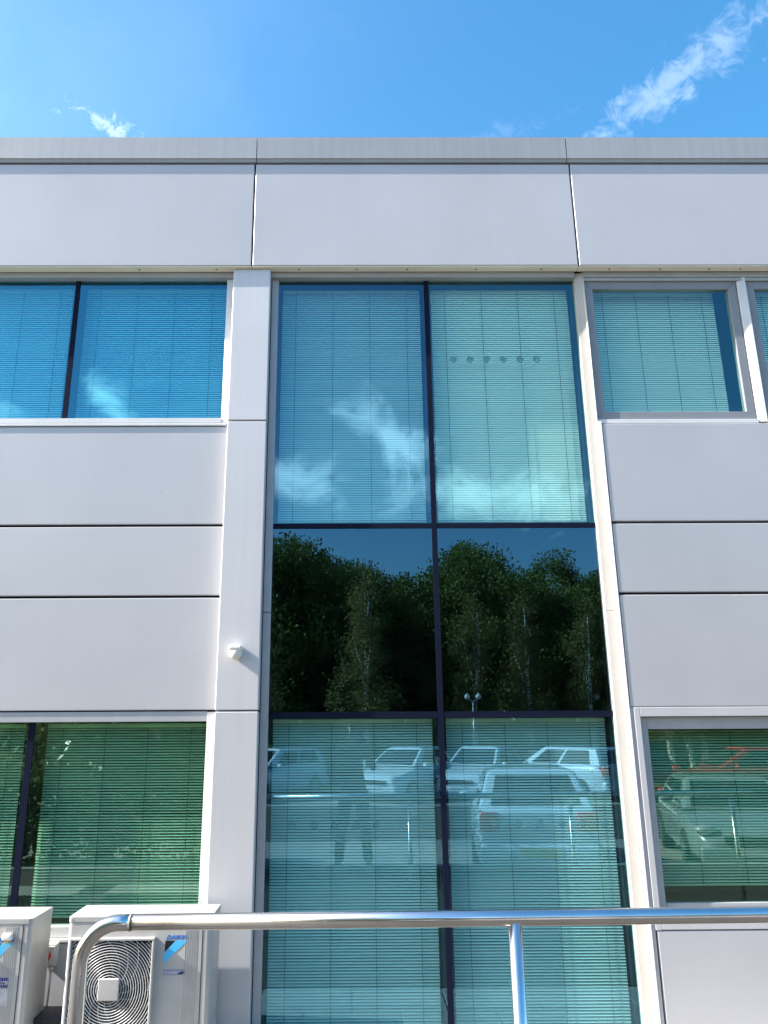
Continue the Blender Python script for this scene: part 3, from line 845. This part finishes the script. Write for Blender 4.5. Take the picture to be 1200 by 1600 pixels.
# ------------------------------------------------------------------ stainless handrail
S = thing('handrail', 'stainless steel tube handrail with bent left end in front of the windows', 'handrail', (0, -2.3, 0))
rad = 0.0242
slope = 0.0047
zr = lambda x: 1.1165 + slope * (x + 0.1)
bend = []
bxc, bR = -0.850, 0.115
zt = zr(-0.735)
bend.append((bxc, 0, 0.0)); bend.append((bxc, 0, 0.5)); bend.append((bxc, 0, zt - bR - 0.02))
for k in range(0, 13):
    a = k / 12 * math.pi / 2
    bend.append((bxc + bR - bR * math.cos(a), 0, zt - bR + bR * math.sin(a)))
bend.append((-0.70, 0, zr(-0.70)))
MB().tube(bend, rad, 28).build('bent_post', M['steel'], S, True)
MB().tube([(-0.6995, 0, zr(-0.6995)), (0.5, 0, zr(0.5)), (1.9, 0, zr(1.9)), (3.6, 0, zr(3.6))], rad, 28).build('top_rail', M['steel'], S, True)
MB().tube([(-0.704, 0, zr(-0.704)), (-0.696, 0, zr(-0.696))], rad + 0.0006, 28).build('weld', M['rivet'], S, True)
for px in (0.517, 1.95, 3.4):
    po = MB().tube([(px, 0, 0.0), (px, 0, zr(px) - 0.012)], 0.0215, 24).build('post', M['steel'], S, True)
    MB().tube([(px, 0, 0.0), (px, 0, 0.012)], 0.05, 20).build('base_flange', M['steel'], po)
MB().tube([(bxc, 0, 0.0), (bxc, 0, 0.012)], 0.05, 20).build('base_flange', M['steel'], S)

# ------------------------------------------------------------------ trees and shrubs across the car park (mirrored in the glass)


def quads_mesh(name, C, size, m, droop=0.0):
    """leaf quads at centres C"""
    n = len(C)
    a = rng.normal(size=(n, 3)); a[:, 2] *= 0.6; a /= np.linalg.norm(a, axis=1)[:, None]
    b = rng.normal(size=(n, 3)); b[:, 2] -= droop; b -= a * (a * b).sum(1)[:, None]; b /= np.linalg.norm(b, axis=1)[:, None]
    c = np.cross(a, b)
    s = (size * rng.uniform(0.6, 1.3, n))[:, None]
    L, Wd = b * s, c * s * 0.55
    V = np.stack([C - L, C + Wd - L * 0.1, C + L, C - Wd - L * 0.1], 1).reshape(-1, 3)
    me = bpy.data.meshes.new(name)
    me.vertices.add(4 * n); me.vertices.foreach_set('co', V.ravel())
    me.loops.add(4 * n); me.loops.foreach_set('vertex_index', np.arange(4 * n))
    me.polygons.add(n); me.polygons.foreach_set('loop_start', np.arange(n) * 4); me.polygons.foreach_set('loop_total', np.full(n, 4))
    me.materials.append(m); me.update()
    return me


def tree_variant(kind, h, rad, nclump, per, leaf, m, barkm, r0, lean=0.0):
    """crown and trunk meshes, base at origin"""
    if kind == 'birch':
        zc = rng.uniform(0.28, 1.0, nclump)
        rr = rad * np.clip(1.15 - zc, 0.15, 0.75) * rng.uniform(0.2, 1.0, nclump)
    else:
        zc = rng.uniform(0.12, 1.0, nclump)
        prof_ = np.sqrt(np.clip(1 - ((zc - 0.5) / 0.52) ** 2, 0.02, 1))
        rr = rad * prof_ * rng.uniform(0.4, 1.12, nclump)
    th = rng.uniform(0, 2 * np.pi, nclump)
    cen = np.stack([rr * np.cos(th), rr * np.sin(th), zc * h], 1)
    cs = (rad * (0.21 if kind != 'birch' else 0.26)) * rng.uniform(0.6, 1.4, nclump)[:, None, None]
    C = (cen[:, None, :] + np.clip(rng.normal(size=(nclump, per, 3)), -1.7, 1.7) * np.array([1, 1, 0.75 if kind != 'birch' else 1.0]) * cs * 0.6).reshape(-1, 3)
    C[:, 2] = np.clip(C[:, 2], 0.3, h * 1.04)
    crown = quads_mesh('crown', C, leaf, m, 0.8 if kind == 'birch' else 0.2)
    mb = MB()
    top = h * (0.92 if kind == 'birch' else 0.7)
    pts = [(lean * z + 0.12 * math.sin(z * 0.9 + lean * 9), 0.1 * math.cos(z * 0.7), z) for z in np.linspace(-0.05, top, 9)]
    mb.tube(pts, [r0 * (1 - 0.85 * i / 8) for i in range(9)], 9)
    for k in range(10 if kind != 'birch' else 8):
        i = int(rng.integers(0, nclump)); e = cen[i]
        z0 = min(e[2] * 0.75, top * 0.85); q = pts[int(z0 / top * 8)]
        mid = ((q[0] + e[0]) / 2, (q[1] + e[1]) / 2, (q[2] + e[2]) / 2 + 0.15)
        mb.tube([q, mid, tuple(e)], [r0 * 0.35, r0 * 0.22, r0 * 0.06], 6)
    return crown, mb.mesh('trunk', barkm, True)


V_broad = [tree_variant('broad', 10, 3.4, 150, 210, 0.085, M['leaf1'], M['bark'], 0.24),
           tree_variant('broad', 10, 2.9, 130, 210, 0.08, M['leaf2'], M['bark'], 0.22, 0.02),
           tree_variant('broad', 10, 3.8, 170, 210, 0.09, M['leaf1'], M['bark'], 0.26, -0.02)]
V_birch = [tree_variant('birch', 8, 1.7, 80, 150, 0.05, M['leaf3'], M['birch'], 0.15, 0.03),
           tree_variant('birch', 8, 1.5, 70, 150, 0.05, M['leaf3'], M['birch'], 0.14, -0.04)]


def plant_tree(name, v, x, y, h, base_h, label, cat, group, wide=1.0):
    t = thing(name, label, cat, (x, y, LOW - 0.04), random.uniform(0, 6.28), group)
    s = h / base_h
    for nm, me in (('crown', v[0]), ('trunk', v[1])):
        o = link(nm, me, t); o.scale = (s * wide, s * wide, s)
    return t


wood = 'trees of the dark wood across the car park'
wl_ = 'dark broadleaf tree in the wood mirrored in the black glass band'
fr = [(-18, 9.4), (-14.5, 10.2), (-11, 9.0), (-8, 10.4), (-5.6, 9.4), (-3.9, 9.9), (-1.9, 8.6), (0.1, 8.2), (1.8, 7.0), (3.7, 8.3), (5.6, 8.9), (7.2, 8.1), (8.6, 7.1), (10.0, 7.9), (11.8, 7.8), (14, 8.8), (17, 8.0), (20, 9.2), (23.5, 8.4), (27, 9.6)]
for i, (x, h) in enumerate(fr):
    plant_tree('broadleaf_tree', V_broad[i % 3], x, -31 + random.uniform(-1.5, 1.5), h + 0.75, 10, wl_, 'tree', wood, 0.98)
bk = [(-20, 12), (-15, 11), (-10.5, 12.4), (-6.5, 12.8), (-2.3, 11.8), (0.2, 11.2), (2.2, 10.2), (7.3, 12.0), (9.4, 10.2), (12.4, 11.1), (15.5, 10.2), (19, 11.6), (23, 12), (27, 11), (32, 12)]
for i, (x, h) in enumerate(bk):
    plant_tree('broadleaf_tree', V_broad[(i + 1) % 3], x, -42 + random.uniform(-2, 2), h + 0.8, 10, wl_, 'tree', wood, 0.75)
bl_ = 'slender white-trunked birch mirrored in the ground-floor glass'
for i, (x, y, h) in enumerate([(-3.6, -22.5, 8.2), (-6.8, -23, 7.4), (0.5, -25, 7.6), (4.6, -24.5, 6.9), (6.7, -25, 7.0), (8.8, -24, 6.6), (10.9, -22.5, 6.6), (11.7, -22.8, 6.4), (12.4, -23.2, 6.8), (14.4, -22.0, 7.0), (-10.5, -23.5, 7.5), (17.5, -24, 7.2)]):
    plant_tree('birch_tree', V_birch[i % 2], x, y, h, 8, bl_, 'tree', 'birches at the edge of the car park')
sh = [(x, -27.2 + random.uniform(-1, 1)) for x in np.arange(-20, 28, 2.6)]
V_shrub = tree_variant('broad', 2.6, 1.7, 40, 110, 0.11, M['leaf1'], M['bark'], 0.05)
for x, y in sh:
    plant_tree('shrub', V_shrub, float(x), y, random.uniform(2.3, 3.3), 2.6, 'dense dark shrub at the foot of the mirrored wood', 'shrub', 'shrubs under the wood')
# small leafy tree beside the photographer, mirrored in the lower left window
V_near = tree_variant('broad', 2.9, 1.5, 130, 110, 0.05, M['leaf4'], M['bark'], 0.11)
t = thing('leafy_tree', 'small leafy tree with a dark trunk mirrored in the lower left window', 'tree', (-3.45, -6.45, LOW))
for nm, me in (('crown', V_near[0]),):
    o = link(nm, me, t, (0, 0, 1.05))
MB().tube([(0, 0, 0), (0.02, 0, 0.8), (-0.03, 0.02, 1.7), (0.03, 0, 2.6), (0, 0, 3.6)], [0.15, 0.125, 0.11, 0.08, 0.03], 12).build('trunk', M['bark'], t, True)

M['leaf4'].node_tree.nodes['Principled BSDF'].inputs['Roughness'].default_value = 0.32
M['leaf4'].node_tree.nodes['Principled BSDF'].inputs['Specular IOR Level'].default_value = 0.8
# unseen clipped hedge put in to block bright ground from the reflections
t = thing('blocking_hedge', 'unseen clipped green hedge behind the leafy tree mirrored in the lower left windows', 'blocking_hedge', (-7.0, -8.3, LOW - 0.02))
Ch = np.stack([rng.uniform(-4.7, 4.6, 17000), rng.uniform(-0.55, 0.55, 17000), rng.uniform(0.02, 1.0, 17000) ** 0.8 * 1.62], 1)
Ch[:, 2] *= 1 + 0.07 * np.sin(Ch[:, 0] * 2.3) + 0.04 * np.sin(Ch[:, 0] * 5.1 + 1)
link('foliage', quads_mesh('foliage', Ch, 0.06, M['leaf2'], 0.2), t)
hb_ = MB()
for k in range(14):
    hx = -4.3 + 0.66 * k
    hb_.tube([(hx, 0, 0), (hx + 0.05, 0.05, 0.7), (hx - 0.05, 0, 1.3)], [0.03, 0.02, 0.008], 6)
hb_.build('stems', M['bark'], t)

# ------------------------------------------------------------------ parked cars (mirrored in the glass)


def make_car(label, paint, x, y, rz, L=4.1, W_=1.74, H=1.47, estate=False):
    t = thing('parked_car', label, 'car', (x, y, LOW), rz, 'cars parked opposite the windows')
    pm = CAR_PAINT[paint]
    hw = W_ / 2
    # stations front (+y) to rear (-y): y, belt z, width factor, underside z
    st = [(0.50, 0.50, 0.62, 0.30), (0.485, 0.62, 0.80, 0.24), (0.44, 0.74, 0.92, 0.20), (0.34, 0.83, 0.98, 0.20), (0.20, 0.93, 1.0, 0.20), (0.0, 0.95, 1.0, 0.20), (-0.2, 0.96, 1.0, 0.20), (-0.38, 0.98, 0.98, 0.20), (-0.46, 0.97, 0.93, 0.24), (-0.495, 0.88, 0.85, 0.30), (-0.50, 0.55, 0.80, 0.32)]
    bm = bmesh.new(); rings = []
    hs = H / 1.47
    for fy, zb, fwid, zu in st:
        zb = 0.2 + (zb - 0.2) * hs
        w = hw * fwid
        half = [(w * 0.80, zu), (w * 0.97, zu + 0.08), (w, zu + (zb - zu) * 0.5), (w * 0.985, zu + (zb - zu) * 0.82), (w * 0.90, zb), (w * 0.5, zb + 0.03)]
        ring = [(-a, b) for a, b in half] + [(0, zb + 0.035)] + [(a, b) for a, b in half[::-1]]
        rings.append([bm.verts.new((a, fy * L, b)) for a, b in ring])
    for a, b in zip(rings, rings[1:]):
        for k in range(len(a)):
            bm.faces.new((a[k], a[(k + 1) % len(a)], b[(k + 1) % len(a)], b[k]))
    bm.faces.new(rings[0]); bm.faces.new(rings[-1][::-1])
    bmesh.ops.recalc_face_normals(bm, faces=bm.faces[:])
    bmesh.ops.subdivide_edges(bm, edges=bm.edges[:], cuts=1, smooth=0.3, use_grid_fill=True)
    me = bpy.data.meshes.new('body'); bm.to_mesh(me); bm.free(); me.materials.append(pm)
    body = link('body', me, t); shade_auto(body, 45)
    # cabin: roof shell with pillars in paint, glass set in
    yf0, yf1 = 0.24 * L, 0.05 * L               # windscreen foot / head
    yr1, yr0 = (-0.42 * L, -0.475 * L) if estate else (-0.30 * L, -0.455 * L)
    zb, zr_ = 0.2 + 0.76 * hs, H
    wb, wt = hw * 0.90, hw * 0.72
    bm = bmesh.new()
    low = [(-wb, yf0), (wb, yf0), (wb, yr0), (-wb, yr0)]; hi = [(-wt, yf1), (wt, yf1), (wt, yr1), (-wt, yr1)]
    A = [bm.verts.new((a, b, zb)) for a, b in low]; Bv = [bm.verts.new((a, b, zr_ - 0.04)) for a, b in hi]
    Cv = [bm.verts.new((a * 0.82, b * 0.93 - 0.01, zr_)) for a, b in hi]
    for q in range(4):
        bm.faces.new((A[q], A[(q + 1) % 4], Bv[(q + 1) % 4], Bv[q])); bm.faces.new((Bv[q], Bv[(q + 1) % 4], Cv[(q + 1) % 4], Cv[q]))
    bm.faces.new(Cv)
    bmesh.ops.recalc_face_normals(bm, faces=bm.faces[:])
    bmesh.ops.bevel(bm, geom=bm.edges[:], offset=0.05, segments=3, profile=0.5, affect='EDGES')
    me = bpy.data.meshes.new('cabin'); bm.to_mesh(me); bm.free(); me.materials.append(pm)
    shade_auto(link('cabin', me, t), 40)

    def glass(q, nm):
        q = [Vector(v) for v in q]; n = (q[1] - q[0]).cross(q[2] - q[0]).normalized(); c = sum(q, Vector()) / 4
        if n.dot(c - Vector((0, 0, 1.0))) < 0: n = -n
        mb = MB(); a = [mb.bm.verts.new(v + n * 0.008) for v in q]; b = [mb.bm.verts.new(v - n * 0.01) for v in q]
        mb.bm.faces.new(a); mb.bm.faces.new(b[::-1])
        for k in range(4): mb.bm.faces.new((a[k], a[(k + 1) % 4], b[(k + 1) % 4], b[k]))
        mb.build(nm, M['carglass'], t)

    def lerp(p, q, f): return tuple(p[k] + (q[k] - p[k]) * f for k in range(3))

    def inset(P0, P1, Q1, Q0, s0, s1, f0, f1):
        a, b = lerp(P0, Q0, f0), lerp(P1, Q1, f0); c, d = lerp(P1, Q1, f1), lerp(P0, Q0, f1)
        return [lerp(a, b, s0), lerp(a, b, s1), lerp(d, c, s1), lerp(d, c, s0)]
    l4 = [(a, b, zb) for a, b in low]; h4 = [(a, b, zr_ - 0.04) for a, b in hi]
    glass(inset(l4[0], l4[1], h4[1], h4[0], 0.07, 0.93, 0.06, 0.94), 'windscreen')
    glass(inset(l4[3], l4[2], h4[2], h4[3], 0.10, 0.90, 0.12, 0.90), 'rear_window')
    for a, b in ((1, 2), (0, 3)):
        glass(inset(l4[a], l4[b], h4[b], h4[a], 0.13, 0.47, 0.08, 0.9), 'side_window')
        glass(inset(l4[a], l4[b], h4[b], h4[a], 0.51, 0.88, 0.08, 0.9), 'side_window')
    for sx_ in (-1, 1):
        for fy in (0.31, -0.31):
            wh = thing_part('wheel', t)
            c = Vector((sx_ * (hw - 0.09), fy * L, 0.31))
            mb = MB(); mb.prism([(c.y + 0.31 * math.cos(k * math.pi / 14), c.z + 0.31 * math.sin(k * math.pi / 14)) for k in range(28)], 0, c.x - 0.10, c.x + 0.10, 0.03, 2)
            mb.build('tyre', M['tyre'], wh, True)
            mb = MB(); mb.prism([(c.y + 0.20 * math.cos(k * math.pi / 10), c.z + 0.20 * math.sin(k * math.pi / 10)) for k in range(20)], 0, c.x + sx_ * 0.098, c.x + sx_ * 0.108)
            mb.build('rim', M['rim'], wh)
        MB().sphere((sx_ * hw * 0.74, 0.463 * L, 0.66), 0.15, 1.0, 0.7, 0.5, 16, 10).build('headlight', M['lamp_clear'], t, True)
        MB().box(sx_ * hw * 0.74 - 0.13, sx_ * hw * 0.74 + 0.13, -0.507 * L, -0.45 * L, 0.70, 0.95, 0.04, 3).build('tail_light', M['lamp_red'], t, True)
        MB().sphere((sx_ * (hw + 0.08), 0.15 * L, 0.98), 0.1, 1.0, 0.6, 0.7, 12, 8).build('wing_mirror', pm, t, True)
    MB().box(-hw * 0.88, hw * 0.88, 0.455 * L, 0.508 * L, 0.24, 0.46, 0.05, 3).build('bumper', pm, t, True)
    MB().box(-hw * 0.90, hw * 0.90, -0.515 * L, -0.455 * L, 0.28, 0.55, 0.05, 3).build('bumper', pm, t, True)
    MB().box(-hw * 0.5, hw * 0.5, 0.49 * L, 0.512 * L, 0.50, 0.60, 0.01, 1).build('grille', M['plastic'], t)
    MB().box(-0.26, 0.26, -0.5195 * L, -0.516 * L, 0.40, 0.51).build('number_plate', M['plate'], t)
    MB().box(-0.26, 0.26, 0.509 * L, 0.512 * L, 0.36, 0.46).build('number_plate', M['plate_w'], t)
    return t


def thing_part(nm, parent):
    o = link(nm, None, parent); o.empty_display_size = 0.1
    return o


make_car('silver hatchback with its red tail lamps towards the bay, mirrored beside the photographer', 'silver', 2.75, -7.85, PI + 0.14, 3.9)
make_car('low grey-green car facing the lower right window, its headlamp mirrored there', 'teal', 6.0, -8.1, 0.25, 4.1, H=1.27)
make_car('white estate car far across the car park, mirrored left of the photographer', 'white', -2.6, -20.2, 0.55, 4.4, estate=True)
make_car('white hatchback far across the car park, mirrored just left of the bay mullion', 'white', 1.75, -20.0, 0.6, 4.0)
make_car('white saloon-shaped car far across the car park, mirrored just right of the bay mullion', 'white', 4.1, -20.4, 0.5, 4.2)
make_car('silver estate car far across the car park beside two white cars', 'silver', 6.6, -20.2, PI - 0.6, 4.3, estate=True)
make_car('black hatchback far across the car park with red tail lamps', 'black', 8.3, -20.0, PI - 0.2, 4.0)
make_car('red hatchback parked side-on, mirrored in the lower right window', 'red', 11.0, -17.6, PI / 2, 4.2)
# lamp posts with globe heads
for x, y, lab in ((4.4, -29.0 + 5.5, 'double-headed globe lamp post mirrored left in the black glass band'), (8.9, -24.2, 'double-headed globe lamp post mirrored at the right of the black glass band')):
    t = thing('lamp_post', lab, 'lamp post', (x, y, LOW), 0.4, 'globe lamp posts at the car park edge')
    MB().tube([(0, 0, 0), (0, 0, 3.0)], [0.045, 0.03], 10).build('pole', M['post'], t, True)
    MB().tube([(-0.2, 0, 3.05), (0, 0, 2.98), (0.2, 0, 3.05)], 0.025, 8).build('arm', M['post'], t, True)
    for sx_ in (-0.2, 0.2):
        g_ = MB().sphere((sx_, 0, 3.14), 0.10).build('globe', M['globe'], t, True)
        MB().tube([(sx_, 0, 3.22), (sx_, 0, 3.27)], [0.07, 0.02], 10).build('cap', M['post'], g_, True)

# ------------------------------------------------------------------ the photographer (mirrored, faint)
P = thing('person', 'person in dark clothes with raised arms taking the photograph, mirrored in the bay', 'person', (0.02, -5.36, 0))


def skin_mesh(name, verts, edges, radii, m, parent, root=0, sub=2):
    me = bpy.data.meshes.new(name)
    me.from_pydata(verts, edges, [])
    me.materials.append(m)
    o = link(name, me, parent)
    s = o.modifiers.new('skin', 'SKIN'); s.use_smooth_shade = True
    for i, r_ in enumerate(radii):
        me.skin_vertices[0].data[i].radius = (r_, r_) if not isinstance(r_, tuple) else r_
        me.skin_vertices[0].data[i].use_root = (i == root)
    u = o.modifiers.new('sub', 'SUBSURF'); u.levels = sub; u.render_levels = sub
    return o


# one continuous body
Vb = [(0, 0, 0.95), (0, 0, 1.12), (0, 0.01, 1.30), (0, 0, 1.42), (0, 0, 1.50), (0, 0.02, 1.56), (0, 0.03, 1.66), (0, 0.02, 1.73)]
Eb = [(i, i + 1) for i in range(7)]
Rb = [(0.16, 0.12), (0.145, 0.10), (0.165, 0.11), (0.15, 0.10), (0.06, 0.06), (0.06, 0.065), (0.08, 0.095), (0.06, 0.07)]


def chain(start, pts, rads):
    prev = start
    for p_c, r_c in zip(pts, rads):
        Vb.append(p_c); Rb.append(r_c); Eb.append((prev, len(Vb) - 1)); prev = len(Vb) - 1
    return prev


for s in (-1, 1):
    chain(0, [(s * 0.10, 0, 0.88), (s * 0.15, 0.02, 0.50), (s * 0.19, 0.0, 0.10), (s * 0.19, 0.02, 0.05), (s * 0.20, 0.17, 0.03)], [0.095, 0.062, 0.042, 0.045, 0.035])
    hnd = chain(3, [(s * 0.19, 0.0, 1.40), (s * 0.27, 0.12, 1.20), (s * 0.13, 0.26, 1.58), (s * 0.10, 0.285, 1.63)], [0.062, 0.045, 0.030, 0.034])
    for k in range(4):
        dz = 0.012 + 0.019 * k; ln = (0.9, 1.0, 0.95, 0.75)[k]
        chain(hnd, [(s * 0.095, 0.305, 1.63 + dz), (s * (0.095 - 0.03 * ln), 0.318, 1.635 + dz), (s * (0.095 - 0.055 * ln), 0.312, 1.636 + dz)], [0.010, 0.009, 0.008])
    chain(hnd, [(s * 0.085, 0.275, 1.625), (s * 0.062, 0.270, 1.632), (s * 0.045, 0.275, 1.640)], [0.012, 0.010, 0.008])
body = skin_mesh('body', Vb, Eb, Rb, M['jacket'], P)
# materials by height are clothes laid over the body as children
tr_v = [(0, 0, 0.98), (0.10, 0, 0.86), (0.15, 0.02, 0.50), (0.185, 0.0, 0.09), (-0.10, 0, 0.86), (-0.15, 0.02, 0.50), (-0.185, 0, 0.09)]
skin_mesh('trousers', tr_v, [(0, 1), (1, 2), (2, 3), (0, 4), (4, 5), (5, 6)], [(0.17, 0.13), 0.108, 0.075, 0.06, 0.108, 0.075, 0.06], M['denim'], P)
for s in (-1, 1):
    sh_ = MB().box(s * 0.195 - 0.05, s * 0.195 + 0.05, -0.08, 0.20, 0.0, 0.085, 0.03, 3).build('shoe', M['shoe'], P); shade_auto(sh_, 60)
MB().sphere((0, 0.035, 1.655), 0.098, 0.86, 1.02, 1.22, 24, 16).build('face', M['skin'], P, True)
MB().sphere((0, 0.005, 1.70), 0.105, 0.92, 1.0, 0.95, 24, 16).build('hair', M['hair'], P, True)
fc = MB().sphere((0, 0.142, 1.645), 0.016, 0.8, 1.1, 1.4, 10, 8).build('nose', M['skin'], P, True)
for s in (-1, 1):
    MB().sphere((s * 0.034, 0.122, 1.672), 0.011, 1.2, 0.7, 0.7, 10, 8).build('eye', M['white'], P, True)
    MB().sphere((s * 0.086, 0.02, 1.655), 0.025, 0.35, 0.8, 1.2, 10, 8).build('ear', M['skin'], P, True)
MB().box(-0.022, 0.022, 0.122, 0.132, 1.602, 1.611, 0.004, 2).build('mouth', M['red'], P)
ph = MB().box(-0.037, 0.037, 0.302, 0.310, 1.60, 1.755, 0.003, 2).build('phone', M['phone'])
ph.location = (0.02, -5.36, 0)
tag(ph, 'black smartphone held up in the hands of the mirrored person', 'phone')

bpy.context.view_layer.update()
